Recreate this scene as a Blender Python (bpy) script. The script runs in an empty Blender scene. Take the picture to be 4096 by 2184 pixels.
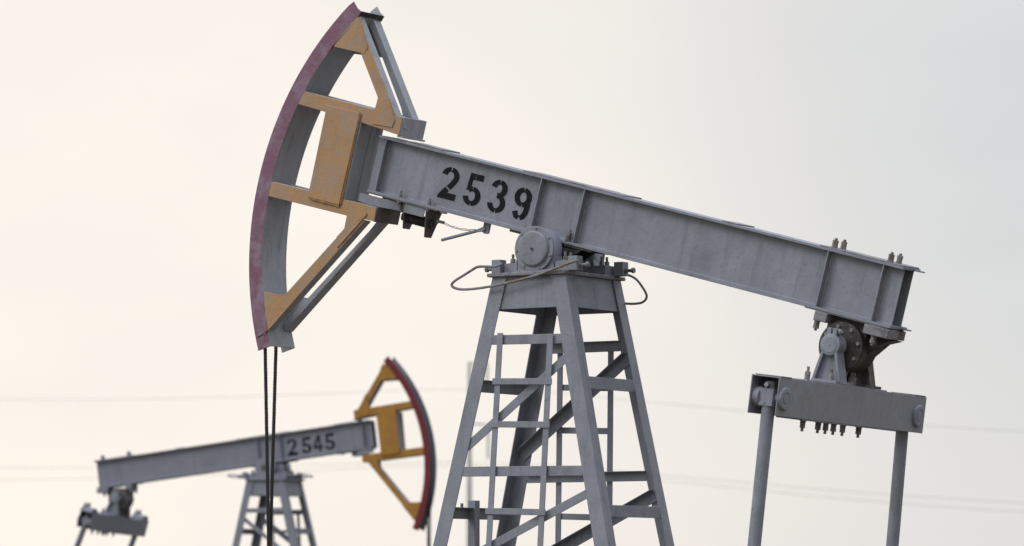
import bpy, bmesh, math, random
from mathutils import Vector, Matrix, Euler
R = math.radians
random.seed(7)
scn = bpy.context.scene
COL = scn.collection

# ------------------------------------------------------------------ camera
AZ, PITCH = 32.5, 4.514
CAM = Vector((21.628, -34.785, 1.7))
cd = bpy.data.cameras.new('camera'); cam = bpy.data.objects.new('camera', cd); COL.objects.link(cam)
cam.location = CAM; cam.rotation_euler = (R(90 + PITCH), 0, R(AZ))
cd.sensor_width = 36; cd.lens = 142.82; cd.clip_start = .5; cd.clip_end = 3000
cd.dof.use_dof = True; cd.dof.focus_distance = 40.9; cd.dof.aperture_fstop = 1.75; cd.dof.aperture_blades = 9
scn.camera = cam
scn.render.engine = 'CYCLES'
scn.view_settings.view_transform = 'Standard'; scn.view_settings.look = 'None'
scn.view_settings.exposure = 0; scn.view_settings.gamma = 1

# ------------------------------------------------------------------ sky and sun
SUN_EL, SUN_ROT = 42, 215       # elevation, compass direction of the sky's sun
w = bpy.data.worlds.new('World'); scn.world = w; w.use_nodes = True
nt = w.node_tree; N = nt.nodes; L = nt.links; N.clear()
def nn(t, **k):
    n = N.new(t)
    for a, b in k.items(): setattr(n, a, b)
    return n
tc = nn('ShaderNodeTexCoord')
def vdot(v):
    n = nn('ShaderNodeVectorMath', operation='DOT_PRODUCT'); L.new(tc.outputs['Generated'], n.inputs[0]); n.inputs[1].default_value = v
    return n.outputs['Value']
def mrange(src, a, b, c=0, d=1, st='SMOOTHSTEP'):
    n = nn('ShaderNodeMapRange', interpolation_type=st); L.new(src, n.inputs[0])
    for i, v in enumerate((a, b, c, d)): n.inputs[1 + i].default_value = v
    return n.outputs[0]
def mixc(f, a, b):
    n = nn('ShaderNodeMix', data_type='RGBA'); 
    if isinstance(f, float): n.inputs[0].default_value = f
    else: L.new(f, n.inputs[0])
    for i, v in ((6, a), (7, b)):
        if isinstance(v, tuple): n.inputs[i].default_value = (*v, 1)
        else: L.new(v, n.inputs[i])
    return n.outputs[2]
def azdir(deg, el=0):            # compass: angle counter-clockwise from +y, as the camera's
    return (-math.sin(R(deg)) * math.cos(R(el)), math.cos(R(deg)) * math.cos(R(el)), math.sin(R(el)))
glow = vdot(azdir(AZ + 11, 5))   # thin bright cloud round the veiled low sun, left of the view
cool = vdot(azdir(AZ - 10, 8))
warm = mrange(glow, math.cos(R(20)), math.cos(R(2)))
base = mixc(warm, (.735, .725, .705), (1.035, .95, .858))
rightcool = mrange(cool, math.cos(R(9)), math.cos(R(1)))
base = mixc(rightcool, base, (.674, .684, .692))
nz = nn('ShaderNodeTexNoise'); nz.inputs['Scale'].default_value = 7; nz.inputs['Detail'].default_value = 3
mp = nn('ShaderNodeMapping'); L.new(tc.outputs['Generated'], mp.inputs[0]); mp.inputs['Scale'].default_value = (1, 1, 2.2)
L.new(mp.outputs[0], nz.inputs['Vector'])
cl = mrange(nz.outputs[0], .36, .66, 0, .40)
base = mixc(cl, base, (.80, .785, .77))
east = vdot((.94, -.2, 0))       # dimming added to the unseen tail-side sky, to darken faces turned there
dull = mrange(east, .2, .9, 1.0, .45)
up = vdot((0, 0, 1))
zen = mrange(up, .22, .95, 0, 1, 'LINEAR')     # an overcast sky is brightest overhead
base = mixc(zen, base, (1.62, 1.74, 2.0))
sc = nn('ShaderNodeVectorMath', operation='SCALE'); L.new(base, sc.inputs[0]); L.new(dull, sc.inputs['Scale'])
bg = nn('ShaderNodeBackground'); L.new(sc.outputs[0], bg.inputs['Color']); bg.inputs['Strength'].default_value = .97
sky = nn('ShaderNodeTexSky', sky_type='NISHITA', sun_disc=False); sky.sun_elevation = R(SUN_EL); sky.sun_rotation = R(SUN_ROT)
bg2 = nn('ShaderNodeBackground'); L.new(sky.outputs[0], bg2.inputs['Color']); bg2.inputs['Strength'].default_value = .006
ad = nn('ShaderNodeAddShader'); L.new(bg.outputs[0], ad.inputs[0]); L.new(bg2.outputs[0], ad.inputs[1])
wo = nn('ShaderNodeOutputWorld'); L.new(ad.outputs[0], wo.inputs['Surface'])

sl = bpy.data.lights.new('sun', 'SUN'); sl.energy = .9; sl.angle = R(20); sl.color = (1, .95, .88)
so = bpy.data.objects.new('sun', sl); COL.objects.link(so)
sd = Vector((math.sin(R(SUN_ROT)) * math.cos(R(SUN_EL)), math.cos(R(SUN_ROT)) * math.cos(R(SUN_EL)), math.sin(R(SUN_EL))))
so.rotation_euler = sd.to_track_quat('Z', 'Y').to_euler()

# ------------------------------------------------------------------ materials
def material(name, base, second=None, dirt=(.05, .045, .04), var=.5, chips=.66, chipc=(.09, .07, .06),
             rough=.55, bump=.25, scale=1.0, streak=0.0, metal=0.0, patch=(.45, .6), dirtamt=.35, spec=.35):
    m = bpy.data.materials.new(name); m.use_nodes = True
    nt = m.node_tree; n = nt.nodes; l = nt.links; n.clear()
    out = n.new('ShaderNodeOutputMaterial'); b = n.new('ShaderNodeBsdfPrincipled'); l.new(b.outputs[0], out.inputs[0])
    t = n.new('ShaderNodeTexCoord')
    def noise(s, det=4, rgh=.6, vec=None, dist=0):
        q = n.new('ShaderNodeTexNoise'); q.inputs['Scale'].default_value = s * scale; q.inputs['Detail'].default_value = det
        q.inputs['Roughness'].default_value = rgh; q.inputs['Distortion'].default_value = dist
        l.new(vec or t.outputs['Object'], q.inputs['Vector']); return q.outputs[0]
    def rng(src, a, c, lo=0, hi=1):
        q = n.new('ShaderNodeMapRange'); l.new(src, q.inputs[0]); q.clamp = True
        for i, v in enumerate((a, c, lo, hi)): q.inputs[1 + i].default_value = v
        return q.outputs[0]
    def mix(f, a, c):
        q = n.new('ShaderNodeMix'); q.data_type = 'RGBA'; l.new(f, q.inputs[0])
        for i, v in ((6, a), (7, c)):
            if isinstance(v, tuple): q.inputs[i].default_value = (*v, 1)
            else: l.new(v, q.inputs[i])
        return q.outputs[2]
    b1 = tuple(v * (1 - .22 * var) for v in base); b2 = tuple(min(1, v * (1 + .18 * var)) for v in base)
    c = mix(rng(noise(3.1, 5), .3, .7), b1, b2)
    if second: c = mix(rng(noise(4.7, 6, .65, dist=.6), *patch), c, second)
    # fine grain of brushed-on paint
    c = mix(rng(noise(55, 3, .7), .3, .75, 0, .22 * var), c, tuple(v * .55 for v in base))
    mp = n.new('ShaderNodeMapping'); l.new(t.outputs['Object'], mp.inputs[0]); mp.inputs['Scale'].default_value = (9, 9, .9)
    c = mix(rng(noise(1.3, 4, .6, mp.outputs[0]), .52, .8, 0, .25 + streak), c, dirt)
    c = mix(rng(noise(1.9, 5, .7), .55, .85, 0, dirtamt), c, dirt)
    c = mix(rng(noise(38, 4, .75), chips, chips + .03, 0, .8), c, chipc)
    l.new(c, b.inputs['Base Color'])
    b.inputs['Roughness'].default_value = rough; b.inputs['Metallic'].default_value = metal
    l.new(rng(noise(14, 3), .3, .7, rough - .1, rough + .15), b.inputs['Roughness'])
    b.inputs['Specular IOR Level'].default_value = spec
    bp = n.new('ShaderNodeBump'); bp.inputs['Strength'].default_value = bump; bp.inputs['Distance'].default_value = .012
    hm = n.new('ShaderNodeMath'); hm.operation = 'ADD'
    l.new(noise(24, 5, .7), hm.inputs[0]); l.new(rng(noise(9, 4, .6, dist=1.2), .5, .53, 0, .35), hm.inputs[1])
    l.new(hm.outputs[0], bp.inputs['Height']); l.new(bp.outputs[0], b.inputs['Normal'])
    return m
GREY = (.256, .270, .312)
M = {
 'grey': material('grey_paint', GREY, second=(.215, .224, .255), patch=(.5, .8), dirtamt=.42, streak=.12, bump=.22, var=.55, chips=.635),
 'grey_eq': material('grey_paint_dusty', (.285, .29, .328), second=(.225, .225, .25), patch=(.5, .8), streak=-.08, dirtamt=.2, bump=.15, chips=.655),
 'plate': material('worn_grey_paint', (.25, .245, .265), second=(.15, .14, .14), chips=.6, bump=.5, patch=(.52, .62)),
 'bluegrey': material('bluish_grey_paint', (.225, .237, .28), var=.3, dirtamt=.15),
 'headgrey': material('head_grey_paint', (.37, .38, .41), dirtamt=.35, streak=.25, dirt=(.11, .10, .095), chips=.65),
 'orange': material('peeling_orange_paint', (.435, .255, .12), second=(.335, .265, .20), chips=.66, chipc=(.15, .115, .09), bump=.25, patch=(.42, .68), var=.3, dirt=(.15, .11, .08), dirtamt=.45),
 'mauve': material('faded_mauve_paint', (.21, .105, .148), second=(.27, .205, .265), chips=.67, chipc=(.2, .08, .07), bump=.3, patch=(.45, .66), var=.5, dirt=(.21, .07, .10), dirtamt=.55),
 'yellow': material('yellow_paint', (.40, .195, .03), second=(.34, .17, .035), var=.5, dirtamt=.2),
 'red': material('red_paint', (.165, .02, .026), var=.4, dirtamt=.2),
 'grease': material('greasy_dark_metal', (.042, .037, .034), second=(.10, .092, .088), chips=.7, rough=.5, bump=.6, patch=(.48, .62), var=.8),
 'grimy': material('grimy_brown_grey_paint', (.15, .132, .12), second=(.085, .073, .066), chips=.66, bump=.4, patch=(.42, .66), var=.6),
 'dark': material('dark_grey_metal', (.10, .098, .10), rough=.5, bump=.4),
 'bolt': material('painted_bolt', (.25, .245, .24), chips=.58, bump=.3, second=(.13, .11, .09), patch=(.5, .6), scale=2),
 'rust': material('rusty_rod', (.20, .155, .115), second=(.25, .25, .27), chips=.7, scale=1.2, patch=(.45, .55)),
 'rope': material('oily_steel_rope', (.030, .028, .027), rough=.45, bump=.2, scale=3),
 'redclamp': material('rusty_red_clamp', (.16, .055, .04), bump=.5, scale=2),
 'digit': material('black_stencil_paint', (.010, .011, .014), spec=.12, dirt=(.03, .03, .034), chips=.66, chipc=(.10, .10, .11), var=.4, rough=.65),
 'weld': material('weld_bead', (.36, .355, .36), bump=1.0, scale=2.5, chips=.6),
 'concrete': material('concrete', (.56, .55, .53), rough=.9, bump=.3),
 'insul': material('green_glass_insulator', (.10, .26, .2), rough=.25, bump=.05),
 'wire': material('power_wire', (.12, .12, .12), rough=.6, bump=0),
 'soil': material('dry_steppe_soil', (.12, .098, .07), second=(.10, .082, .055), rough=.95, bump=.4, scale=.12, patch=(.4, .6)),
}

# ------------------------------------------------------------------ mesh helpers
class MB:
    def __init__(s): s.v = []; s.f = []; s.m = []
    def add(s, vs, fs, mat=0):
        o = len(s.v); s.v += [tuple(v) for v in vs]; s.f += [[i + o for i in f] for f in fs]
        s.m += (mat if isinstance(mat, list) else [mat] * len(fs)); return s
    def loft(s, A, B, mat=0):
        n = len(A); fs = [list(range(n))[::-1], list(range(n, 2 * n))] + [[i, (i + 1) % n, n + (i + 1) % n, n + i] for i in range(n)]
        return s.add(list(A) + list(B), fs, mat)
    def box(s, x0, x1, y0, y1, z0, z1, mat=0):
        return s.loft([(x0, y0, z0), (x1, y0, z0), (x1, y1, z0), (x0, y1, z0)], [(x0, y0, z1), (x1, y0, z1), (x1, y1, z1), (x0, y1, z1)], mat)
    def pxz(s, poly, y0, y1, mat=0): return s.loft([(a, y0, b) for a, b in poly], [(a, y1, b) for a, b in poly], mat)
    def pyz(s, poly, x0, x1, mat=0): return s.loft([(x0, a, b) for a, b in poly], [(x1, a, b) for a, b in poly], mat)
    def cyl(s, p0, p1, r, seg=20, r1=None, mat=0, rot=0):
        p0 = Vector(p0); p1 = Vector(p1); d = (p1 - p0).normalized()
        a = d.orthogonal().normalized(); b = d.cross(a); r1 = r if r1 is None else r1
        ring = lambda p, q: [p + (a * math.cos(2 * math.pi * i / seg + rot) + b * math.sin(2 * math.pi * i / seg + rot)) * q for i in range(seg)]
        return s.loft(ring(p0, r), ring(p1, r1), mat)
    def lathe(s, o, d, prof, seg=40, mat=0):      # prof: (distance along d, radius)
        o = Vector(o); d = Vector(d).normalized(); a = d.orthogonal().normalized(); b = d.cross(a); vs = []; fs = []
        for h, r in prof: vs += [o + d * h + (a * math.cos(2 * math.pi * i / seg) + b * math.sin(2 * math.pi * i / seg)) * r for i in range(seg)]
        for k in range(len(prof) - 1): fs += [[k * seg + i, k * seg + (i + 1) % seg, (k + 1) * seg + (i + 1) % seg, (k + 1) * seg + i] for i in range(seg)]
        fs += [list(range(seg))[::-1], list(range((len(prof) - 1) * seg, len(prof) * seg))]
        return s.add(vs, fs, mat)
    def tube(s, pts, r, seg=10, mat=0, smooth=3):
        P = [Vector(p) for p in pts]
        for _ in range(smooth):               # round the corners a little
            Q = [P[0]]
            for a, b in zip(P, P[1:]): Q += [a.lerp(b, .25), a.lerp(b, .75)]
            P = Q + [P[-1]]
        up = None; rings = []
        for i, p in enumerate(P):
            d = (P[min(i + 1, len(P) - 1)] - P[max(i - 1, 0)]).normalized()
            if up is None: up = d.orthogonal().normalized()
            up = (up - d * up.dot(d)).normalized(); b = d.cross(up)
            rings.append([p + (up * math.cos(2 * math.pi * k / seg) + b * math.sin(2 * math.pi * k / seg)) * r for k in range(seg)])
        vs = [v for q in rings for v in q]; fs = [list(range(seg))[::-1], [(len(P) - 1) * seg + k for k in range(seg)]]
        for i in range(len(P) - 1): fs += [[i * seg + k, i * seg + (k + 1) % seg, (i + 1) * seg + (k + 1) % seg, (i + 1) * seg + k] for k in range(seg)]
        return s.add(vs, fs, mat)
    def bar(s, p0, p1, wd, th, nrm, mat=0, off=0.):      # flat bar from p0 to p1; wd across, th along nrm (from the line towards nrm)
        p0 = Vector(p0); p1 = Vector(p1); d = (p1 - p0).normalized(); nv = Vector(nrm); nv = (nv - d * nv.dot(d)).normalized(); c = d.cross(nv) * wd / 2
        A = [p0 - c + nv * off, p0 + c + nv * off, p0 + c + nv * (off + th), p0 - c + nv * (off + th)]
        return s.loft(A, [q + (p1 - p0) for q in A], mat)
    def stud(s, p, d, r=.02, nut=.022, n=2, tail=.03, mat=0):       # n stacked hex nuts and a threaded end
        p = Vector(p); d = Vector(d).normalized(); h = 0
        s.cyl(p, p + d * .005, r * 1.35, 16, mat=mat); h = .005
        for k in range(n): s.cyl(p + d * h, p + d * (h + nut), r * 1.12, 6, rot=random.random(), mat=mat); h += nut + .0025
        s.cyl(p + d * .004, p + d * (h - .006), r * .97, 14, mat=mat)
        s.cyl(p + d * (h - .008), p + d * (h + tail), r * .58, 10, mat=mat); return s
    def bead(s, p0, p1, r=.007, mat=0):                   # lumpy weld bead
        p0 = Vector(p0); p1 = Vector(p1); n = max(2, int((p1 - p0).length / .03)); d = (p1 - p0).normalized(); a = d.orthogonal().normalized(); b = d.cross(a); vs = []; fs = []
        for i in range(n + 1):
            q = r * random.uniform(.7, 1.35); c = p0.lerp(p1, i / n)
            vs += [c + (a * math.cos(k * math.pi / 3) + b * math.sin(k * math.pi / 3)) * q for k in range(6)]
        for i in range(n): fs += [[i * 6 + k, i * 6 + (k + 1) % 6, i * 6 + 6 + (k + 1) % 6, i * 6 + 6 + k] for k in range(6)]
        fs += [[5, 4, 3, 2, 1, 0], [n * 6 + k for k in range(6)]]
        return s.add(vs, fs, mat)

CTX = dict(sx=1)
def build(mb, name, mats, parent=None, loc=(0, 0, 0), rot=(0, 0, 0), bevel=.0035, smooth=False, label=None):
    """Link the collected shapes as one mesh. CTX['sx'] = -1 mirrors a pumping unit left to right."""
    sx = CTX['sx']
    if CTX.get('tail'): mb.v = [(v[0] + CTX['tail'] * max(0, min(1, (v[0] - .5) / 2.4)), v[1], v[2]) for v in mb.v]
    me = bpy.data.meshes.new(name); me.from_pydata([(v[0] * sx, v[1], v[2]) for v in mb.v], [], mb.f); 
    mats = [mats] if isinstance(mats, str) else mats
    for m in mats: me.materials.append(M[m])
    me.polygons.foreach_set('material_index', mb.m)
    bm = bmesh.new(); bm.from_mesh(me); bmesh.ops.recalc_face_normals(bm, faces=bm.faces); bm.to_mesh(me); bm.free()
    o = bpy.data.objects.new(name, me); COL.objects.link(o); o.parent = parent
    o.location = (loc[0] * sx, loc[1], loc[2]); o.rotation_euler = (rot[0], rot[1] * sx, rot[2] * sx)
    me.polygons.foreach_set('use_smooth', [True] * len(me.polygons))
    try: me.set_sharp_from_angle(angle=R(38))
    except Exception: pass
    if bevel:
        b = o.modifiers.new('bevel', 'BEVEL'); b.width = bevel; b.segments = 2; b.limit_method = 'ANGLE'; b.angle_limit = R(40); b.harden_normals = False
    if label: o['label'] = label
    return o

# ------------------------------------------------------------------ stencil digits (unit box 0..1 wide, 0..1 tall)
def arc(cx, cy, rx, ry, a0, a1, n=12): return [(cx + rx * math.cos(R(a0 + (a1 - a0) * i / n)), cy + ry * math.sin(R(a0 + (a1 - a0) * i / n))) for i in range(n + 1)]
G = 3   # half gap of a stencil bridge in degrees
DIG = {
 '2': [arc(.5, .70, .345, .205, 172, 92 + G), arc(.5, .70, .345, .205, 88 - G, -22, 12) + [(.66, .47), (.52, .36)], [(.46, .325), (.30, .21), (.17, .095)], 'B2'],
 '5': [[(.46, .905), (.30, .905)], 'B5', arc(.47, .31, .36, .215, 135, 94, 5), arc(.47, .31, .36, .215, 87, -87, 16), arc(.47, .31, .36, .215, -94, -172, 8)],
 '3': [arc(.48, .715, .31, .19, 172, 93, 8), arc(.48, .715, .31, .19, 86, -70, 14) + [(.44, .528)], [(.44, .518)] + arc(.48, .30, .35, .208, 78, -86, 16), arc(.48, .30, .35, .208, -93, -174, 8)],
 '9': [arc(.5, .69, .34, .215, 87, -30, 10) + [(.83, .45), (.79, .27), (.68, .14), (.53, .092)], arc(.5, .69, .34, .215, 86+8, 266, 16), arc(.5, .69, .34, .215, 273, 322, 5), [(.44, .092), (.30, .13), (.19, .26)]],
 '4': ['B4'],
}
def ribbon(path, wd, ht, s):
    """path in unit box -> list of (left,right) points, stroke s metres wide"""
    P = [(a * wd, (.5 + (b - .5) * 1.05) * ht) for a, b in path]; out = []
    for i, p in enumerate(P):
        a = P[max(i - 1, 0)]; b = P[min(i + 1, len(P) - 1)]; dx, dy = b[0] - a[0], b[1] - a[1]; q = math.hypot(dx, dy) or 1
        out.append(((p[0] - dy / q * s / 2, p[1] + dx / q * s * .36), (p[0] + dy / q * s / 2, p[1] - dx / q * s * .36)))
    return out
def digit(mb, ch, u0, v0, wd, ht, s, y, yt=.0015, flip=1):
    k = [0]
    def poly(pts): k[0] += 1; mb.pxz([((u0 + a * flip), v0 + b) for a, b in pts], y, y - yt - k[0] * .0004)
    for st in DIG[ch]:
        if st == 'B2':
            poly([(.0, 0), (wd, 0), (wd, ht * .20), (wd * .30, ht * .20), (wd * .16, ht * .20), (wd * .02, ht * .09)])
        elif st == 'B5':
            poly([(wd * .50, ht), (wd * .96, ht), (wd * .96, ht * .81), (wd * .50, ht * .81)])
            poly([(wd * .16, ht), (wd * .46, ht), (wd * .46, ht * .81), (wd * .36, ht * .81), (wd * .33, ht * .56), (wd * .08, ht * .44)])
        elif st == 'B4':
            poly([(wd * .55, ht), (wd * .80, ht), (wd * .80, ht * .42), (wd * .57, ht * .42)])
            poly([(wd * .52, ht), (wd * .53, ht * .72), (wd * .24, ht * .38), (wd * 0, ht * .38)])
            poly([(0, ht * .36), (wd, ht * .36), (wd, ht * .20), (0, ht * .20)]); poly([(wd * .57, ht * .185), (wd * .80, ht * .185), (wd * .80, 0), (wd * .57, 0)])
        else:
            rb = ribbon(st, wd, ht, s)
            poly([p[0] for p in rb] + [p[1] for p in rb][::-1])

# ------------------------------------------------------------------ a pumping unit. x: towards the tail, y: away from the viewed side, z up, origin on the ground under the tower
ZT = 4.908
X0, KX, Y0, KY, CX, KC = .4217, .2234, .5376, .0398, .0071, -.01536
def corner(sx, sy, z):
    d = ZT - z
    return (CX + KC * d + sx * (X0 + KX * d), sy * (Y0 + KY * d))
def pumping_unit(kind, label, loc, rz, mirror, tilt, number, eq_roll, eq_tilt):
    second = kind == 2
    CTX['sx'] = -1 if mirror else 1
    root = bpy.data.objects.new('pumpjack', None); COL.objects.link(root); root.location = loc; root.rotation_euler = (0, 0, rz)
    root['label'] = label; root['category'] = 'pumpjack'; root['group'] = 'oil pumpjacks'
    gm = 'dark' if second else 'grimy'
    g = 'bluegrey' if second else 'grey'; bo = 'bluegrey' if second else 'bolt'; wl = g if second else 'weld'
    gr = 'dark' if second else 'grease'; OR = 'yellow' if second else 'orange'; MA = 'red' if second else 'mauve'
    hg = 'bluegrey' if second else 'headgrey'; pl = 'bluegrey' if second else 'plate'
    # ---- tower: top plate and skirt carry legs, bars, braces, ladders
    mb = MB(); mb.box(-.465, .452, -.572, .60, ZT - .036, ZT)
    zt, zb = ZT - .037, 4.545
    for sy in (-1, 1):
        (xa, ya), (xb, yb) = corner(1, sy, zt), corner(1, sy, zb); (xc, _), (xd, _) = corner(-1, sy, zt), corner(-1, sy, zb)
        i = .018 * sy; k = .012 * sy
        mb.loft([(xc + .03, ya - i, zt), (xa - .03, ya - i, zt), (xa - .03, ya - i - k, zt), (xc + .03, ya - i - k, zt)], [(xd + .03, yb - i, zb), (xb - .03, yb - i, zb), (xb - .03, yb - i - k, zb), (xd + .03, yb - i - k, zb)])
    for sx in (-1, 1):
        (xa, ya), (xb, yb) = corner(sx, 1, zt), corner(sx, 1, zb); i = .018 * sx; k = .012 * sx
        mb.loft([(xa - i, -ya + .035, zt), (xa - i, ya - .035, zt), (xa - i - k, ya - .035, zt), (xa - i - k, -ya + .035, zt)], [(xb - i, -yb + .035, zb), (xb - i, yb - .035, zb), (xb - i - k, yb - .035, zb), (xb - i - k, -yb + .035, zb)])
    tower = build(mb, 'tower', pl if False else g, root)
    mb = MB(); mb.box(-.468, .455, -.575, .603, ZT - .034, ZT + .001)
    build(mb, 'top_plate', pl, tower, bevel=.006)
    FW, SW, TH = .165, .15, .014
    for sx in (-1, 1):
        for sy in (-1, 1):
            def sec(z):
                x, y = corner(sx, sy, z)
                return [(x, y, z), (x - sx * FW, y, z), (x - sx * FW, y - sy * TH, z), (x - sx * TH, y - sy * TH, z), (x - sx * TH, y - sy * SW, z), (x, y - sy * SW, z)]
            mb = MB(); zs = [0, 2.5, zt]; mb.loft(sec(0), sec(zt))
            x, y = corner(sx, sy, 0); mb.box(x - .2, x + .2, y - .2, y + .2, -.6, .02)
            build(mb, 'leg', g, tower)
            mb = MB()
            for aa, bb in (((-sx * FW, -sy * .003), (0, 0)), ((-sx * .004, -sy * SW), (0, 0))):
                p = corner(sx, sy, zt); q = corner(sx, sy, zb)
                mb.bead((p[0] + aa[0], p[1] + aa[1], zt), (q[0] + aa[0], q[1] + aa[1], zb), .008)
            build(mb, 'weld_seam', wl, tower, bevel=0)
    def xbar(sy, z0, z1, drop=0.):        # angle bar across a near or far face, butted between the legs' flanges
        xa, ya = corner(-1, sy, (z0 + z1) / 2); xb, _ = corner(1, sy, (z0 + z1) / 2)
        xa += FW - .006; xb -= FW - .006; y = ya - sy * .003
        mb = MB(); mb.loft([(xa, y, z0), (xa, y - sy * .01, z0), (xa, y - sy * .01, z1 - .01), (xa, y - sy * .07, z1 - .01), (xa, y - sy * .07, z1), (xa, y, z1)],
                           [(xb, y, z0 - drop), (xb, y - sy * .01, z0 - drop), (xb, y - sy * .01, z1 - .01 - drop), (xb, y - sy * .07, z1 - .01 - drop), (xb, y - sy * .07, z1 - drop), (xb, y, z1 - drop)])
        build(mb, 'cross_bar', g, tower)
    for z0, z1 in ((4.19, 4.288), (2.872, 2.972), (1.3, 1.4)): xbar(-1, z0, z1, .012)
    for z0, z1 in ((4.155, 4.262), (2.835, 2.938), (1.3, 1.4)): xbar(1, z0, z1)
    def ybar(sx, z0, z1):
        xa, ya = corner(sx, -1, (z0 + z1) / 2); ya += SW - .006; x = xa - sx * .003; yb = -ya
        P = lambda yy: [(x, yy, z0), (x - sx * .01, yy, z0), (x - sx * .01, yy, z1 - .01), (x - sx * .07, yy, z1 - .01), (x - sx * .07, yy, z1), (x, yy, z1)]
        mb = MB(); mb.loft(P(ya), P(yb)); build(mb, 'cross_bar', g, tower)
    for sx in (-1, 1):
        for z0, z1 in ((3.728, 3.85), (2.455, 2.572), (1.0, 1.11)): ybar(sx, z0, z1)
    def fy(sy, z, off=0): return sy * (Y0 + KY * (ZT - z)) - sy * off
    def diag(sy, xa, za, xb, zb, wd, ang=False):
        mb = MB(); p = (xa, fy(sy, za, .017), za); q = (xb, fy(sy, zb, .017), zb)
        mb.bar(p, q, wd, .01, (0, -sy, 0))
        if ang:
            d = (Vector(q) - Vector(p)).normalized(); c = d.cross(Vector((0, -sy, 0)).normalized())
            if c.z < 0: c = -c
            c = c * (wd / 2 - .005); mb.bar(Vector(p) + c, Vector(q) + c, .01, .075, (0, -sy, 0), off=.012)
        build(mb, 'diagonal_brace', g, tower)
    diag(-1, -.70, 3.165, .50, 4.070, .088); diag(-1, -.90, 1.94, .78, 2.705, .088)
    diag(1, .52, 4.085, -.80, 3.105, .12, True); diag(1, .80, 2.69, -.95, 1.87, .12, True)
    # ladders
    def ladder(sy, L, Rr, rungs, ext):
        mb = MB(); f = -1 if sy < 0 else 1
        for (xa, za), (xb, zb) in (L, Rr):
            mb.bar((xa, fy(sy, za) + sy * .012, za), (xb, fy(sy, zb) + sy * .012, zb), .066, .012, (0, sy, 0))
        lad = build(mb, 'ladder', g, tower)
        for z in rungs:
            t = (L[0][1] - z) / (L[0][1] - L[1][1]); xa = L[0][0] + (L[1][0] - L[0][0]) * t; xb = Rr[0][0] + (Rr[1][0] - Rr[0][0]) * t
            mb = MB(); y = fy(sy, z) + sy * .027
            mb.bar((xa - ext, y, z + .008), (xb + ext, y, z - .012), .064, .012, (0, sy, 0)); build(mb, 'rung', g, lad)
    if not second:
        ladder(-1, ((-.302, 4.305), (-.476, -.2)), ((.291, 4.275), (.145, -.2)), (3.812, 3.382, 2.515, 2.08, 1.66, 1.2, .8, .4), .052)
    ladder(1, ((-.316, 4.2), (-.49, -.2)), ((.29, 4.2), (.13, -.2)), (3.80, 3.362, 2.482, 2.05, 1.6, 1.2, .8), -.02)
    if not second:
        mb = MB(); x = -.98; mb.loft([(x + .0, -.13, -.1), (x + .085, -.13, -.1), (x + .085, -.04, -.1), (x + .073, -.04, -.1), (x + .073, -.118, -.1), (x + .012, -.118, -.1), (x + .012, -.04, -.1), (x, -.04, -.1)],
                                 [(a, b, 2.645) for a, b in ((x + .0, -.13), (x + .085, -.13), (x + .085, -.04), (x + .073, -.04), (x + .073, -.118), (x + .012, -.118), (x + .012, -.04), (x, -.04))])
        mb.box(x - .11, x + .0, -.1, -.06, 2.56, 2.575); mb.box(x - .115, x - .1, -.1, -.06, 2.575, 2.62)
        build(mb, 'channel_post', g, tower)
        mb = MB(); mb.pxz([(.24, 3.6), (.275, 3.605), (.29, 3.64), (.25, 3.64)], -.615, -.60); build(mb, 'clip', 'bolt', tower)

    # ---- saddle bearings on the top plate
    for sy in (-1, 1):
        def Yb(a): return sy * a
        mb = MB(); bx, bz = .045, 5.143
        if second and sy < 0:
            mb.pxz([(-.30, 5.22), (.30, 5.22), (.30, 5.02), (.36, ZT + .001), (-.36, ZT + .001), (-.30, 5.02)], -.26, -.14)
            mb.cyl((bx, -.34, 5.08), (bx, -.14, 5.08), .16, 28)
        mb.lathe((bx, Yb(.30), bz), (0, sy, 0), [(0, .205), (.015, .218), (.178, .218), (.18, .218)], 48)
        mb.pxz([(bx - .215, ZT + .001), (bx + .215, ZT + .001), (bx + .2, bz - .02), (bx - .2, bz - .02)], Yb(.31), Yb(.47))
        mb.box(bx - .235, bx + .235, min(Yb(.28), Yb(.50)), max(Yb(.28), Yb(.50)), ZT + .0015, ZT + .022)
        for q in (-1, 1): 
            a, b = sorted((bx + q * .225, bx + q * .375)); mb.box(a, b, min(Yb(.26), Yb(.46)), max(Yb(.26), Yb(.46)), ZT + .001, 5.012)
            mb.pxz([(bx + q * .226, 5.0), (bx + q * .2, 5.09), (bx + q * .19, 5.0)], Yb(.30), Yb(.42))
        brg = build(mb, 'saddle_bearing', g, root, bevel=.008)
        if not (second and sy < 0):
            mb = MB(); mb.lathe((bx, Yb(.4815), bz), (0, sy, 0), [(0, .226), (.003, .228), (.016, .228), (.02, .225), (.0201, .19)], 56)
            mb.lathe((bx, Yb(.501), bz), (0, sy, 0), [(0, .178), (.016, .178), (.026, .174), (.032, .166), (.034, .155)], 56)
            mb.cyl((bx, Yb(.534), bz), (bx, Yb(.55), bz), .014, 12)
            cov = build(mb, 'bearing_cover', g, brg, bevel=.002)
            for k in range(7):
                mb = MB(); a = R(30 + 360 / 7 * k); mb.cyl((bx + .203 * math.cos(a), Yb(.50), bz + .203 * math.sin(a)), (bx + .203 * math.cos(a), Yb(.514), bz + .203 * math.sin(a)), .012, 10)
                build(mb, 'cover_bolt', g, brg, bevel=.001)
            mb = MB()
            for k in range(6):
                a = R(30 + 60 * k); mb.cyl((bx + .118 * math.cos(a), Yb(.530), bz + .118 * math.sin(a)), (bx + .118 * math.cos(a), Yb(.537), bz + .118 * math.sin(a)), .013, 12)
            mb.box(bx - .15, bx + .15, min(Yb(.50), Yb(.53)), max(Yb(.50), Yb(.53)), bz - .08, bz + .08)
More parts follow.
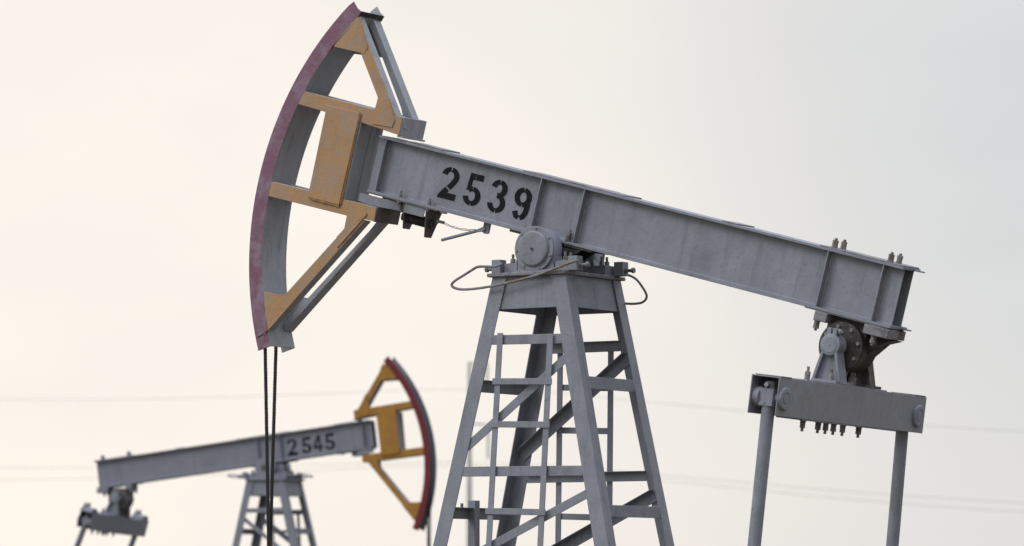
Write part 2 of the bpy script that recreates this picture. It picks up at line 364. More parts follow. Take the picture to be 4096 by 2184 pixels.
            build(mb, 'cover_dimples', g, brg, bevel=.001)
            mb = MB(); mb.cyl((bx, Yb(.549), bz), (bx, Yb(.558), bz), .0085, 10); build(mb, 'grease_nipple', gr, brg, bevel=0)
        for q in (-1, 1):
            for yy in (.30, .40):
                mb = MB(); mb.stud((bx + q * .31, Yb(yy), 5.014), (0, 0, 1), .024, .04, 1, .045); build(mb, 'bolt', bo, brg, bevel=.001)
            mb = MB(); a, b = sorted((bx + q * .40, bx + q * .505))
            y0, y1 = sorted((Yb(.385), Yb(.50))); mb.box(a, b, y0, y1, ZT + .001, 5.052)
            build(mb, 'stop_block', g, brg, bevel=.004)
            mb = MB(); xx = bx + q * .506; yc = Yb(.44)
            mb.cyl((xx, yc, 4.962), (xx + q * .075, yc, 4.962), .017, 12); mb.cyl((xx + q * .075, yc, 4.962), (xx + q * .105, yc, 4.962), .029, 6)
            mb.cyl((xx, yc, 4.962), (xx + q * .018, yc, 4.962), .028, 6)
            build(mb, 'adjusting_bolt', bo, brg, bevel=.001)
    if not second:
        mb = MB(); mb.tube([(-.345, -.50, 5.0), (-.29, -.56, 5.003), (-.345, -.6, 4.972), (-.45, -.6, 4.978), (-.56, -.6, 4.983), (-.60, -.6, 4.965), (-.72, -.6, 4.905), (-.85, -.6, 4.845), (-.885, -.6, 4.80), (-.80, -.6, 4.762), (-.66, -.6, 4.755), (-.41, -.6, 4.773), (-.13, -.6, 4.813), (.14, -.6, 4.862), (.40, -.6, 4.935), (.56, -.585, 4.985), (.56, -.50, 5.0)], .0135, 10, smooth=2)
        build(mb, 'guard_loop', 'rust', root, bevel=0)
        mb = MB(); mb.tube([(.44, .50, 4.985), (.46, .55, 4.945), (.604, .55, 4.899), (.70, .55, 4.78), (.745, .55, 4.70), (.70, .55, 4.642), (.60, .55, 4.63), (.489, .55, 4.637), (.2, .64, 4.67), (-.1, .64, 4.75), (-.35, .6, 4.9), (-.38, .5, 4.98)], .0125, 10)
        build(mb, 'guard_loop', 'rust', root, bevel=0)
    else:
        for q in (-1, 1):
            mb = MB(); mb.tube([(q * .5, -.5, 4.97), (q * .85, -.5, 5.0), (q * .98, -.3, 4.97), (q * .85, .1, 4.94), (q * .5, .4, 4.97)], .013, 8); build(mb, 'guard_loop', g, root, bevel=0)
    mb = MB(); mb.cyl((.045, -.49, 5.143), (.045, .49, 5.143), .075, 24); build(mb, 'saddle_shaft', gr, root)

    # ---- walking beam in beam coordinates (u, y, v) about the saddle axis
    P0 = (.04, 0, 5.14); rot = (0, tilt, 0)
    CTX['tail'] = .14 if second else 0
    hw, fw_ = .10, .18
    mb = MB()
    for s in (-1, 1):
        y0, y1 = sorted((s * hw, s * (hw - .012))); mb.box(-2.40, 3.90, y0, y1, .138, .692)
    fr = .016   # fillets at the roots of the flanges
    mb.box(-2.355, 3.925, -fw_, fw_, .690, .716); mb.box(-2.355, 3.925, -fw_, fw_, .112, .140)
    for s in (-1, 1):
        for v, sg in ((.141, 1), (.689, -1)): mb.pyz([(s * (hw - .001), v), (s * (hw + fr), v), (s * (hw + .004), v + sg * .005), (s * (hw - .001), v + sg * fr)], -2.34, 3.9)
    mb.box(3.70, 3.715, -.088, .088, .142, .688); mb.box(-2.25, -2.235, -.088, .088, .142, .688)
    beam = build(mb, 'walking_beam', g, root, P0, rot)
    mb = MB()                      # saddle bracket under the beam
    mb.box(-.54, .47, -.17, .17, .088, .111)
    for y in (-.15, .13): mb.pxz([(-.30, .087), (.34, .087), (.14, -.09), (-.13, -.09)], y, y + .02)
    mb.pyz([(-.13, .087), (.13, .087), (.13, -.06), (-.13, -.06)], -.01, .01); mb.cyl((0, -.17, 0), (0, .17, 0), .12, 28)
    build(mb, 'saddle_bracket', gr, beam)
    for u in ((-2.262, -.295, .232, 3.089, 3.708) if not second else (-2.20, -.295, .232)):
        for s in (-1, 1):
            mb = MB(); mb.loft([(u - .006, s * (hw + .0005), .1405), (u + .006, s * (hw + .0005), .1405), (u + .006, s * (fw_ - .004), .1405), (u - .006, s * (fw_ - .004), .1405)],
                               [(u - .006, s * (hw + .0005), .6895), (u + .006, s * (hw + .0005), .6895), (u + .006, s * (fw_ - .004), .6895), (u - .006, s * (fw_ - .004), .6895)])
            st = build(mb, 'stiffener', g, beam, bevel=.002)
            if s < 0:
                mb = MB(); mb.bead((u + .012, -hw - .004, .15), (u + .012, -hw - .004, .68), .0105); build(mb, 'weld_seam', wl, st, bevel=0)
    for a, b, v0, v1 in ((-2.0, -1.56, .717, .730), (-.54, .44, .717, .730), (.441, .70, .7165, .728), (1.86, 2.04, .717, .728), (2.98, 3.91, .717, .729), (2.97, 3.90, .1, .1115), (-2.33, -1.45, .1, .1115)):
        mb = MB(); mb.box(a, b, -.172, .172, v0, v1); build(mb, 'doubler_plate', pl, beam, bevel=.002)
    for u in (3.12, 3.745):
        for y in (-.13, .01):
            mb = MB(); mb.stud((u + (.02 if y > 0 else 0), y, .7295), (0, 0, 1), .027, .034, 2, .018); build(mb, 'bolt', bo, beam, bevel=.001)
    for u, y in ((-1.955, -.15), (-1.585, -.15), (-1.955, .15), (-1.585, .15), (.155, -.15), (.1, .15)):
        big = 1.25 if abs(u) < .5 else 1
        mb = MB(); mb.stud((u, y, .1405), (0, 0, 1), .021 * big, .032 * big, 1 if big == 1 else 2, .03); mb.stud((u, y, .111 if big > 1 else .0995), (0, 0, -1), .021, .016, 1, .006); build(mb, 'bolt', bo, beam, bevel=.001)
    if not second:
        for v in (.692, .116):
            mb = MB(); mb.box(3.90, 3.985, .03, .165, v, v + .012); build(mb, 'end_lug', pl, beam, bevel=.002)
    # number
    mb = MB()
    if not second:
        for ch, u0, u1, v0, v1 in (('2', -1.54, -1.318, .24, .575), ('5', -1.222, -1.013, .236, .568), ('3', -.918, -.698, .229, .572), ('9', -.614, -.4, .218, .555)):
            digit(mb, ch, u0, v0, u1 - u0, v1 - v0, .066, -hw - .0015)
        build(mb, 'painted_number', 'digit', beam, bevel=0, label='black stencilled number 2539')
    else:
        # the unit is mirrored, so the digits are laid out right to left and flipped back
        for ch, u0, u1, v0, v1 in (('2', -.42, -.65, .20, .565), ('5', -.76, -.98, .205, .555), ('4', -1.025, -1.24, .21, .56), ('5', -1.30, -1.525, .205, .56)):
            digit(mb, ch, u0, v0, abs(u1 - u0), v1 - v0, .065, -hw - .0015, flip=-1)
        build(mb, 'painted_number', 'digit', beam, bevel=0, label='black stencilled number 2545')

    # ---- horse head (same coordinates)
    HX, HZ, RI, RO = -.3015, -.0543, 3.238, (3.406 if not second else 3.378)
    YN, YF = -.24, (.20 if not second else .15)
    a0, a1 = 143.75, 210.75; n = 48
    A = [R(a0 + (a1 - a0) * i / n) for i in range(n + 1)]
    pt = lambda r, a: (HX + r * math.cos(a), HZ + r * math.sin(a))
    def arcband(mb, r0, r1, y0, y1, faces=(0, 0, 0, 0)):
        vs = []; fs = []; ms = []
        for a in A:
            for r in (r0, r1):
                for y in (y0, y1): x, z = pt(r, a); vs.append((x, y, z))
        for i in range(n):
            o = i * 4; q = o + 4
            fs += [[o, o + 2, q + 2, q], [o + 1, o + 3, q + 3, q + 1], [o, o + 1, q + 1, q], [o + 2, o + 3, q + 3, q + 2]]; ms += list(faces)
        fs += [[0, 1, 3, 2], [n * 4, n * 4 + 1, n * 4 + 3, n * 4 + 2]]; ms += [faces[0], faces[0]]
        mb.add(vs, fs, ms); return mb
    mb = arcband(MB(), RI, RI + .014, YN + .013, YF - .013)
    head = build(mb, 'horse_head', hg, root, P0, rot)
    for y0, y1, fc in ((YN, YN + .014, (1, 0, 0, 1)), (YF - .014, YF, (0, 1, 0, 0))):
        mb = arcband(MB(), RI - .001, RO, y0, y1, fc)
        build(mb, 'side_cheek', [hg, MA], head, bevel=.002)
        mb = MB(); t0, t1 = pt(RO - .001, A[0]), pt(RI, A[0])
        mb.pxz([t0, (-3.003, 2.004), (-2.985, 1.985), (-2.94, 1.945), (-2.885, 1.919), (-2.907, 1.862), t1], y0 + .001, y1 - .001)
        build(mb, 'cheek_tip', MA if y0 < 0 else hg, head, bevel=.002)
    frames = ((YN, -.12 if not second else -.05, -1), (.05, YF - .012, 1))
    for yn, yf, s in frames:
        mt = [OR, hg]
        def member(name, poly):           # outer side painted, top and under sides grey
            mb = MB(); k = len(poly); mb.pxz(poly, yn, yf); mb.m = ([0, 1] if s < 0 else [1, 0]) + [1] * k
            return build(mb, name, mt, head, bevel=.004)
        ri = RI - .0015
        cut = lambda v, r=ri: HX - math.sqrt(r * r - (v - HZ) ** 2)          # where a level line meets the rim
        member('upper_beam', [(cut(.972), .972), (-2.083, .958), (-2.075, .765), (-2.60, .80), (cut(.825), .825), (cut(.9), .9)])
        member('lower_beam', [(cut(-.034), -.034), (-2.155, -.016), (-2.145, -.163), (-2.5, -.178), (cut(-.192), -.192)])
        if s < 0:
            member('upper_strut', [(-2.905, 1.857), (-2.170, .9595), (-2.38, .9625), (-2.425, 1.074), (-2.80, 1.53), (-2.97, 1.64)])
            member('lower_strut', [(-2.26, -.180), (-2.49, -.180), (-2.492, -.32), (-3.028, -1.117), (-3.25, -1.40), (-3.159, -1.547)])
        else:
            yf = .178
            member('upper_strut', [(-2.905, 1.857), (-2.160, .9595), (-2.285, .9605), (-2.325, 1.032), (-2.697, 1.497), (-2.97, 1.82)])
            yn, yf = .06, YF + .003
            member('lower_strut', [(-2.26, -.180), (-2.32, -.180), (-2.385, -.293), (-2.951, -1.124), (-3.20, -1.48), (-3.159, -1.552)])
            yn, yf = .05, YF - .012
        yo = yn - .010 if s < 0 else yf; yi = yn - .0015 if s < 0 else yf + .010
        def gusset(name, poly, m=OR):
            mb = MB(); mb.pxz(poly, min(yo, yi), max(yo, yi)); build(mb, name, m, head, bevel=.003)
        # corner gussets are full-depth web plates
        mb = MB(); ai = R(155.6); gp = [(-3.13 if s > 0 else -3.14, 1.465 if s > 0 else 1.50), (-2.722, 1.50), (-2.70, 1.60), (-2.90, 1.85)] + [pt(RI - .003, R(a)) for a in (144.0, 147, 150, 152.0)]
        mb.pxz(gp, yn - .004 if s < 0 else yf - .03, yn + .012 if s < 0 else yf - .018); build(mb, 'top_gusset', OR if s < 0 else hg, head, bevel=.002)
        mb = MB(); gp = [(-2.975 if s > 0 else -3.0, -1.15), (-3.165, -1.54)] + [pt(RI - .003, R(a)) for a in (208, 205, 202.2, 200.4)]
        mb.pxz(gp, yn + .003 if s < 0 else yf - .03, yn + .017 if s < 0 else yf - .018); build(mb, 'bottom_gusset', OR if s < 0 else hg, head, bevel=.002)
        if s < 0:
            gusset('strut_gusset', [(-2.425, 1.24), (-2.395, 1.265), (-2.28, 1.09), (-2.165, .89), (-2.175, .825), (-2.425, .812), (-2.445, .83), (-2.432, 1.07)])
            gusset('strut_gusset', [(-2.47, -.045), (-2.40, -.035), (-2.25, -.098), (-2.30, -.16), (-2.50, -.50), (-2.56, -.42), (-2.487, -.315), (-2.492, -.17)])
            mb = MB(); mb.pxz([(-3.033, .888), (-2.612, .898), (-2.600, .88), (-2.604, -.09), (-3.009, -.095), (-3.02, .02)], YN - .028, YN - .0005); build(mb, 'side_panel', OR, head, bevel=.006)
            for p, q_, r_ in (((-3.0, YN - .012, -.1), (-2.61, YN - .012, -.1), .012), ((-2.598, YN - .008, -.08), (-2.598, YN - .008, .88), .009), ((-2.16, YN - .002, .90), (-2.41, YN - .003, 1.26), .008),
                              ((-2.25, YN - .004, -.11), (-2.52, YN - .004, -.52), .011), ((-3.2, YN - .003, -1.62), (-2.93, YN - .003, -1.2), .009), ((-2.87, YN - .003, 1.86), (-2.70, YN - .003, 1.55), .01)):
                mb = MB(); mb.bead(p, q_, r_); build(mb, 'weld_seam', OR, head, bevel=0)
            mb = MB(); mb.bead((-3.275, YN - .003, -1.655), (-3.16, YN - .003, -1.555), .012); build(mb, 'weld_seam', MA, head, bevel=0)
        else:
            mb = MB(); mb.pxz([(-3.033, .80), (-2.612, .80), (-2.604, -.015), (-3.009, -.02)], YF - .012, YF); build(mb, 'side_panel', OR, head)
    mb = MB(); mb.box(-2.61, -2.575, YN + .006, YF - .013, -.018, .80); mb.box(-2.574, -2.567, -.03, -.015, -.01, .79)
    if second: mb.box(-3.0, -2.97, YN + .006, YF - .013, -.018, .80)
    build(mb, 'cross_plate', hg, head)
    mb = MB(); mb.box(-2.095, -2.07, YN + .012, YF, .762, .957); mb.box(-2.11, -2.045, YN + .02, YF + .01, .742, .7615); mb.box(-2.068, -2.06, -.20, -.12, .845, .853)
    build(mb, 'end_plate', hg, head)
    mb = MB(); mb.box(-2.165, -2.14, YN + .012, YF, -.168, -.012)
    build(mb, 'end_plate', gm, head)
    mb = MB(); mb.box(-2.19, -1.90, -.12, .13, .012, .0995); build(mb, 'latch_block', gr, beam)
    # cross plate joining the cheeks at the top
    mb = MB(); mb.pxz([(-2.905, 1.925), (-2.889, 1.921), (-2.906, 1.866), (-2.922, 1.87)], YN + .0145, YF - .0145); build(mb, 'top_cross_plate', gr, head)
    # ---- latch gear under the beam front
    mb = MB(); P = [(-2.415 + .55 * i / 8, -.215 + .13 * (i / 8) ** 2) for i in range(9)]
    for (ua, ya), (ub, yb) in zip(P, P[1:]):
        mb.loft([(ua, ya, .0), (ub, yb, .0), (ub, yb + .012, .0), (ua, ya + .012, .0)], [(ua, ya, .085), (ub, yb, .09), (ub, yb + .012, .09), (ua, ya + .012, .085)])
    build(mb, 'curved_guide_strip', g, beam, bevel=0)
    for u, vb in (((-1.885, -.17), (-1.60, -.20)) if not second else ()):
        mb = MB(); mb.pyz([(-.16, .0995), (.15, .0995), (.045, vb), (-.075, vb)], u - .007, u + .007); build(mb, 'latch_bracket', gm, beam)
    if not second:
        mb = MB(); mb.box(-1.872, -1.612, -.155, -.145, .0, .0985); build(mb, 'latch_cover', g, beam)
        mb = MB(); mb.cyl((-1.95, -.02, -.05), (-1.55, -.02, -.05), .045, 20)
        for k in range(13): mb.cyl((-1.86 + k * .02, -.02, -.05), (-1.85 + k * .02, -.02, -.05), .056, 20)
        mb.cyl((-1.592, -.01, -.05), (-1.575, -.01, -.05), .05, 20); mb.cyl((-1.575, -.01, -.05), (-1.555, -.01, -.05), .033, 6); build(mb, 'latch_spring_bolt', gr, beam, bevel=0)
    mb = MB(); mb.cyl((-2.14, -.02, .02), (-1.89, -.02, .02), .035, 16); build(mb, 'head_pin', gr, beam)
    if not second:
        mb = MB(); mb.box(-.905, -.825, -.105, -.08, .005, .1115); mb.pxz([(-.905, .03), (-.825, .03), (-.84, .0), (-.88, -.005)], -.104, -.081)
        mb.cyl((-.878, -.125, .045), (-.878, -.08, .045), .016, 14)
        lv = build(mb, 'lever_bracket', g, beam)
        mb = MB(); mb.cyl((-1.356, -.115, -.178), (-.97, -.115, .0), .0165, 14); mb.loft([(-.98, -.122, -.02), (-.96, -.122, .02), (-.96, -.108, .02), (-.98, -.108, -.02)], [(-.87, -.122, .02), (-.885, -.122, .068), (-.885, -.108, .068), (-.87, -.108, .02)])
        build(mb, 'release_lever', g, beam, bevel=.002)
        mb = MB()
        mb.cyl((-1.555, -.02, -.05), (-1.47, -.06, -.0), .014, 10); mb.box(-1.49, -1.40, -.085, -.065, -.018, .012)
        pts = [(-1.41, -.1, .0), (-1.30, -.1, -.018), (-1.18, -.1, -.022), (-1.07, -.1, -.01), (-.955, -.105, .013)]
        for i in range(len(pts) - 1):
            a, b = Vector(pts[i]), Vector(pts[i + 1]); d = (b - a).normalized(); c = Vector((0, 0, 1)) * .007
            mb.tube([a, a + d * .02 + c, b - d * .02 + c, b], .0035, 6, smooth=1); mb.tube([a, a + d * .02 - c, b - d * .02 - c, b], .0035, 6, smooth=1)
        build(mb, 'release_chain', 'dark', beam, bevel=0)
        mb = MB(); mb.box(-1.415, -1.35, -.172, -.13, .095, .1115); build(mb, 'small_lug', g, beam)

    # ---- tail bearing hanging under the beam
    tb = (3.325, 4.075) if not second else None
    mb = MB()
    ct, st_ = math.cos(tilt), math.sin(tilt)
    def uv2(x, z): dx, dz = x - P0[0], z - P0[2]; return dx * ct - dz * st_, dx * st_ + dz * ct
    ub, vb = 3.45, -.175
    ut = ub + CTX['tail']; xb, zb_ = P0[0] + ut * ct + vb * st_, P0[2] - ut * st_ + vb * ct
    mb.lathe((ub, -.15, vb), (0, 1, 0), [(0, .225), (.01, .236), (.29, .236), (.30, .225)], 44)
    if second:
        for pp in ([(3.10, .099), (3.25, .099), (3.30, -.0), (3.42, -.06), (3.25, -.22), (3.17, -.02)], [(3.66, .099), (3.85, .099), (3.74, -.02), (3.66, -.22), (3.48, -.06), (3.60, .0)]): mb.pxz(pp, -.10, .12)
    else: mb.pxz([(3.30, .099), (3.66, .099), (3.66, -.05), (3.60, -.25), (3.30, -.25), (3.26, -.05)], -.10, .12)
    if not second: mb.pxz([(3.62, .0), (3.93, .0), (3.80, -.06), (3.685, -.2), (3.60, -.30), (3.45, -.38), (3.45, -.1)], -.04, .16)
    tail = build(mb, 'tail_bearing', gr, root, P0, rot, bevel=.008)
    mb = MB(); mb.lathe((ub, -.1515, vb), (0, -1, 0), [(0, .232), (.004, .238), (.022, .238), (.026, .234), (.0265, .17), (.045, .155), (.05, .10)], 48)
    build(mb, 'bearing_cover', gr, tail, bevel=.002)
    for k in range(8):
        mb = MB(); a = R(20 + 45 * k); mb.cyl((ub + .195 * math.cos(a), -.174, vb + .195 * math.sin(a)), (ub + .195 * math.cos(a), -.196, vb + .195 * math.sin(a)), .019, 6)
        build(mb, 'cover_bolt', 'bolt' if not second else g, tail, bevel=.001)
    for u0, u1 in ((3.105, 3.245), (3.66, 3.93)):
        mb = MB(); mb.box(u0, u1, -.2, .17, .008, .0995); blk = build(mb, 'mounting_block', g if second else 'plate', tail, bevel=.006)
        for y in ((-.16, .12)):
            u = u0 + .03 if u0 < 3.3 else u0 + .11
            mb = MB(); mb.stud((u, y, .0075), (0, 0, -1), .027, .034, 2, .02); build(mb, 'bolt', bo, tail, bevel=.001)
    CTX['tail'] = 0
    # ---- equalizer, its bracket and the pitman arms (swing about the tail shaft)
    mb = MB(); mb.cyl((xb, -.36, zb_), (xb, .30, zb_), .070, 28); build(mb, 'tail_shaft', gr, root)
    ex = xb + .012 * math.cos(eq_tilt) - .558 * math.sin(eq_tilt); ez = zb_ - .012 * math.sin(eq_tilt) - .558 * math.cos(eq_tilt)
    q = (eq_roll, eq_tilt, 0)
    eqm = MB(); hx, hz, t = .152, .182, .012; ya, yb_ = -1.525, 1.515
    for s in (-1, 1):
        eqm.box(s * hx - (t if s > 0 else 0), s * hx + (t if s < 0 else 0), ya, yb_, -hz, hz)
    eqm.box(-hx + t - .001, hx - t + .001, ya, yb_, hz - t, hz - .0015)
    eqm.box(-hx + t - .001, hx - t + .001, ya + .26, yb_ - .26, -hz + .0015, -hz + t)
    eqm.box(-hx + t - .001, hx - t + .001, ya + .34, ya + .352, -hz + t, hz - t); eqm.box(-hx + t - .001, hx - t + .001, yb_ - .352, yb_ - .34, -hz + t, hz - t)
    eq = build(eqm, 'equalizer', 'grey_eq' if not second else g, root, (ex, -.075, ez), q, bevel=.004)
    for yy in (ya + .03, yb_ - .23):
        mb = MB(); mb.box(-hx + .02, hx + .004, yy, yy + .2, hz, hz + .011); build(mb, 'end_cap_plate', pl, eq)
    mb = MB(); mb.box(-hx + .01, hx - .006, -.98, .66, hz, hz + .012); mb.box(-hx + .02, hx - .004, -1.0, .96, -hz - .012, -hz); build(mb, 'doubler_plate', 'grey_eq' if not second else g, eq)
    pz = .0 - .015
    for yy in (ya + .115, yb_ - .16):
        mb = MB(); mb.lathe((hx + .0005, yy, pz), (1, 0, 0), [(0, .112), (.018, .110), (.03, .10), (.032, .06), (.026, .058), (.026, .01)], 40)
        mb.cyl((hx + .02, yy, pz), (hx + .034, yy, pz), .05, 28); mb.cyl((hx + .03, yy, pz), (hx + .036, yy, pz), .008, 8)
        build(mb, 'pin_cover', g, eq, bevel=.003)
        mb = MB(); mb.cyl((-hx + .01, yy, pz), (hx - .01, yy, pz), .045, 24); mb.cyl((-hx + .012, yy, pz), (-.07, yy, pz), .095, 30); build(mb, 'pitman_pin', g, eq)
        mb = MB(); mb.box(-.072, .075, yy - .07, yy + .07, pz - .085, pz + .08); mb.cyl((.0, yy - .02, pz + .10), (.0, yy - .09, pz + .115), .024, 12); mb.cyl((0, yy - .0, pz + .05), (0, yy - .0, pz + .15), .05, 16)
        mb.cyl((-.01, yy - .07, pz - .055), (-.01, yy - .079, pz - .055), .012, 10)
        build(mb, 'pitman_clevis', g, eq)
        mb = MB(); L_ = 3.1; tt = eq_tilt * (.93 if not second else 1.5)     # the arms hang from the pins, a little steeper than the box
        top = Euler(q).to_matrix() @ Vector((0, yy, pz)) + Vector((ex, -.075, ez)); dn = Vector((-math.sin(tt), .035 if yy > 0 else 0, -math.cos(tt)))
        mb.cyl(top + dn * .07, top + dn * L_, .063, 32)
        build(mb, 'pitman_arm', g, root)
        if second:
            mb = MB(); mb.pyz([(yy - .2, hz), (yy + .17, hz), (yy + .13, hz + .06), (yy + .05, hz + .10), (yy - .08, hz + .10), (yy - .18, hz + .05)], -hx + .02, hx - .02); build(mb, 'cap_housing', g, eq)
            for k in (-.14, -.04, .06, .12):
                mb = MB(); mb.stud((.08, yy + k, hz + .05), (0, 0, 1), .022, .04, 2, .05); build(mb, 'bolt', g, eq, bevel=0)
    for yy, x in ((-.83, .07), (-.52, .07), (-.33, .05), (-.19, .06), (-.02, .07), (.31, .07)):
        mb = MB(); mb.stud((x, yy, -hz - .012), (0, 0, -1), .026, .032, 2, .03); build(mb, 'bolt', bo, eq, bevel=.001)
    for yy, x in ((-.72, .0), (-.36, .06), (.0, .09), (.10, .06), (.42, .06)):
        mb = MB(); mb.stud((x, yy, hz + .0125), (0, 0, 1), .025, .036, 2, .045); build(mb, 'bolt', bo, eq, bevel=.001)
    # A shaped brackets, in equalizer coordinates measured from the tail axis
    Mx = Matrix.Rotation(q[1], 4, 'Y') if True else None
    inv = Matrix.Rotation(-q[1], 3, 'Y') @ Vector((xb - ex, 0, zb_ - ez)); cx_, cz_ = inv.x, inv.z
    for y0, y1, m in ((-.33, -.18, g), (.30, .42, gr)):
        zf = hz + .0125
        mb = MB(); mb.pxz([(cx_ - .145, zf + .025), (cx_ + .145, zf + .025), (cx_ + .07, cz_ - .06), (cx_ - .07, cz_ - .06)], y0 + .05, y0 + .075)
        for s in (-1, 1): mb.pxz([(cx_ + s * .16, zf), (cx_ + s * .13, zf), (cx_ + s * .055, cz_ - .07), (cx_ + s * .08, cz_ - .055)], y0, y1)
        mb.box(-hx + .02, hx - .01, y0 - .07, y1 + .12, zf, zf + .026)
        mb.lathe((cx_, y1 + .0, cz_), (0, -1, 0), [(0, .098), (.003, .105), (y1 - y0 - .003, .105), (y1 - y0, .10)], 36)
        mb.cyl((cx_, y0 + .0, cz_), (cx_, y0 - .003, cz_), .076, 30); mb.cyl((cx_, y0 - .002, cz_), (cx_, y0 - .006, cz_), .01, 8)
        for s in (-1, 1): mb.pxz([(cx_ + s * .008, cz_ + .095), (cx_ + s * .052, cz_ + .088), (cx_ + s * .054, cz_ + .15), (cx_ + s * .035, cz_ + .165), (cx_ + s * .012, cz_ + .16)], y0 + .01, y0 + .09)
        mb.cyl((cx_ - .06, y0 + .05, cz_ + .13), (cx_ + .10, y0 + .05, cz_ + .13), .014, 10); mb.cyl((cx_ + .055, y0 + .05, cz_ + .13), (cx_ + .085, y0 + .05, cz_ + .13), .026, 6)
        build(mb, 'equalizer_bracket', m, eq, bevel=.005)

    # ---- bridle ropes over the head, hanging to the well
    def w2(u, v): return P0[0] + u * ct + v * st_, P0[2] - u * st_ + v * ct
    RR = RI + .014 + .017; aT = math.pi + tilt                  # leaves the groove where its tangent is plumb
    xe, ze = w2(*pt(RR, aT))
    specs = ((-.13, -.052, 0), (.063, -.018, 1)) if not second else ((-.11, -.06, 0), (.05, .0, 0))
    for ya_, yl, cl_ in specs:
        path = [Vector((w2(*pt(RR, a))[0], ya_, w2(*pt(RR, a))[1])) for a in A[1:] if a < aT - .02] + [Vector((xe, ya_, ze)), Vector((xe, ya_, 4.28))]
        zend = 1.0; path += [Vector((xe, ya_ + (yl - ya_) * (4.28 - z) / 2.0, z)) for z in (3.4, 2.9, 2.28)] + [Vector((xe, yl, zend))]
        mb = MB()
        # resample and lay six strands round the core
        D = [0]
        for a, b in zip(path, path[1:]): D.append(D[-1] + (b - a).length)
        def at(s):
            for i in range(len(D) - 1):
                if s <= D[i + 1]: return path[i].lerp(path[i + 1], (s - D[i]) / (D[i + 1] - D[i]))
            return path[-1]
        rr = .017; strands = 4 if not second else 0
        if strands:
            nst = int(D[-1] / .02)
            for k in range(strands):
                pts = []
                for i in range(nst + 1):
                    s = D[-1] * i / nst; p = at(s); d = (at(min(s + .01, D[-1])) - at(max(s - .01, 0))).normalized()
                    e = Vector((0, 1, 0)); f_ = d.cross(e).normalized(); th = s / .13 * 2 * math.pi + k * 2 * math.pi / strands
                    pts.append(p + (e * math.cos(th) + f_ * math.sin(th)) * rr * .58)
                mb.tube(pts, rr * .62, 6, smooth=0)
        else: mb.tube(path, .02, 8, smooth=0)
        rp = build(mb, 'wire_rope', 'rope', root, bevel=0)
        if cl_ and not second:
            mb = MB(); mb.lathe((xe, yl, 2.255), (0, 0, -1), [(0, .018), (.004, .022), (.16, .023), (.168, .018)], 16); build(mb, 'rope_clamp', 'redclamp', rp, bevel=0)
    CTX['sx'] = 1
    return root

pumping_unit(1, 'near grey pumpjack marked 2539 with peeling orange and mauve head on a lattice tower', (0, 0, 0), 0, False, R(15.1), '2539', R(-1.2), R(7.5))

# the second unit stands farther back and faces the other way
def on_ray(px, py, depth):
    f = 16250.; fw = Vector((-math.sin(R(AZ)) * math.cos(R(PITCH)), math.cos(R(AZ)) * math.cos(R(PITCH)), math.sin(R(PITCH))))
    rt = Vector((math.cos(R(AZ)), math.sin(R(AZ)), 0)); up = rt.cross(fw)
    return CAM + (fw + rt * (px - 2048) / f - up * (py - 1092) / f) * depth
S2 = on_ray(1098, 1917, 87.3)
pumping_unit(2, 'distant pumpjack marked 2545 with a yellow and red head, facing right behind the wire ropes', (S2.x, S2.y, S2.z - ZT), R(14), True, R(7.3), '2545', R(-2.2), R(-15))

# ------------------------------------------------------------------ ground
def gz(x, y):
    t = max(0, min(1, (y - 8) / 40)); return (S2.z - ZT) * t * t * (3 - 2 * t) - .0 + .05 * math.sin(x * .09) * math.sin(y * .07)
bm = bmesh.new(); rows = []
def axis(n=60, far=1500): return [math.copysign(abs(k / n) ** 2.6 * far, k) for k in range(-n, n + 1)]
for y in axis():
    rows.append([bm.verts.new((x, y, gz(x, y) - (0 if abs(x) > 4 or abs(y) > 4 else .02))) for x in axis()])
for r0, r1 in zip(rows, rows[1:]):
    for i in range(len(r0) - 1): bm.faces.new((r0[i], r0[i + 1], r1[i + 1], r1[i]))
me = bpy.data.meshes.new('ground'); bm.to_mesh(me); bm.free(); me.materials.append(M['soil'])
go = bpy.data.objects.new('ground', me); COL.objects.link(go); go['kind'] = 'structure'

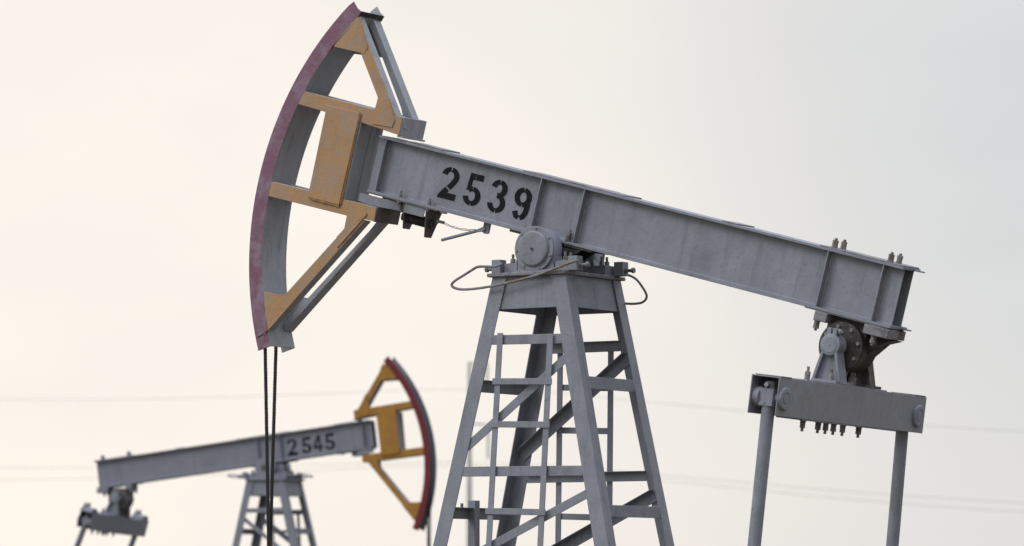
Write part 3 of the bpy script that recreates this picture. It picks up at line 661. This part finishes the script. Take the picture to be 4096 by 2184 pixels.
# ------------------------------------------------------------------ power line far behind
PD = 165.
B_ = on_ray(1877, 2100, PD); top = on_ray(1893, 1445, PD).z; gzp = gz(B_.x, B_.y)
pole = bpy.data.objects.new('utility_pole', None); COL.objects.link(pole); pole.location = (B_.x, B_.y, gzp); pole.rotation_euler = (0, 0, R(AZ + 4))
pole['label'] = 'blurred grey concrete utility pole with green insulators, seen through the tower of the near pumpjack'; pole['category'] = 'utility pole'
H = top - gzp
mb = MB(); mb.cyl((0, 0, -.5), (0, 0, H), .16, 20, r1=.07); build(mb, 'pole_shaft', 'concrete', pole)
za = on_ray(1893, 1452, PD).z - gzp; zb2 = on_ray(1893, 1700, PD).z - gzp
for z, c in ((za, -.1), (zb2, 0)):
    mb = MB(); mb.bar((.0, -1.1 if z < za - .1 else -.1, z), (.78, .35, z), .09, .06, (0, 0, 1)); build(mb, 'crossarm', 'concrete', pole)
def insulator(x, y, z, n):
    mb = MB(); mb.cyl((x, y, z + .05), (x, y, z - n * .17), .025, 8)
    for k in range(n): mb.lathe((x, y, z - .06 - k * .17), (0, 0, -1), [(0, .04), (.03, .085), (.05, .09), (.06, .04)], 16)
    build(mb, 'insulator_string', 'insul', pole, bevel=0)
insulator(.74, .3, za, 5); insulator(.79, .3, zb2, 8)
if True:
    mbw = None
def wire(name, px, label):
    """px: (pixel x, pixel y, metres away) of points the cable passes; catenary-like line through them"""
    pts = [on_ray(*p) for p in px]; mb = MB(); mb.tube(pts, .0068, 6, smooth=4)
    o = build(mb, name, 'wire', None, bevel=0); o['label'] = label; o['category'] = 'power cable'; o['group'] = 'power cables'
wire('power_cable', [(-2400, 1560, 175), (0, 1604, 170), (1000, 1590, 167), (1951, 1543, PD), (2750, 1624, 163), (3800, 1718, 160), (6500, 1840, 150)], 'topmost faint power cable, highest of the blurred lines crossing the sky')
wire('power_cable', [(-2400, 1860, 175), (0, 1873, 170), (1000, 1868, 167), (1958, 1838, PD), (2750, 1911, 163), (3800, 2002, 160), (6500, 2130, 150)], 'middle faint power cable, the upper of the two lower blurred lines')
wire('power_cable', [(-2400, 1925, 178), (0, 1926, 172), (1000, 1896, 169), (1900, 1848, PD + 1), (2750, 1932, 165), (3800, 2039, 162), (6500, 2175, 152)], 'lowest faint power cable, just under another one near the bottom of the sky')
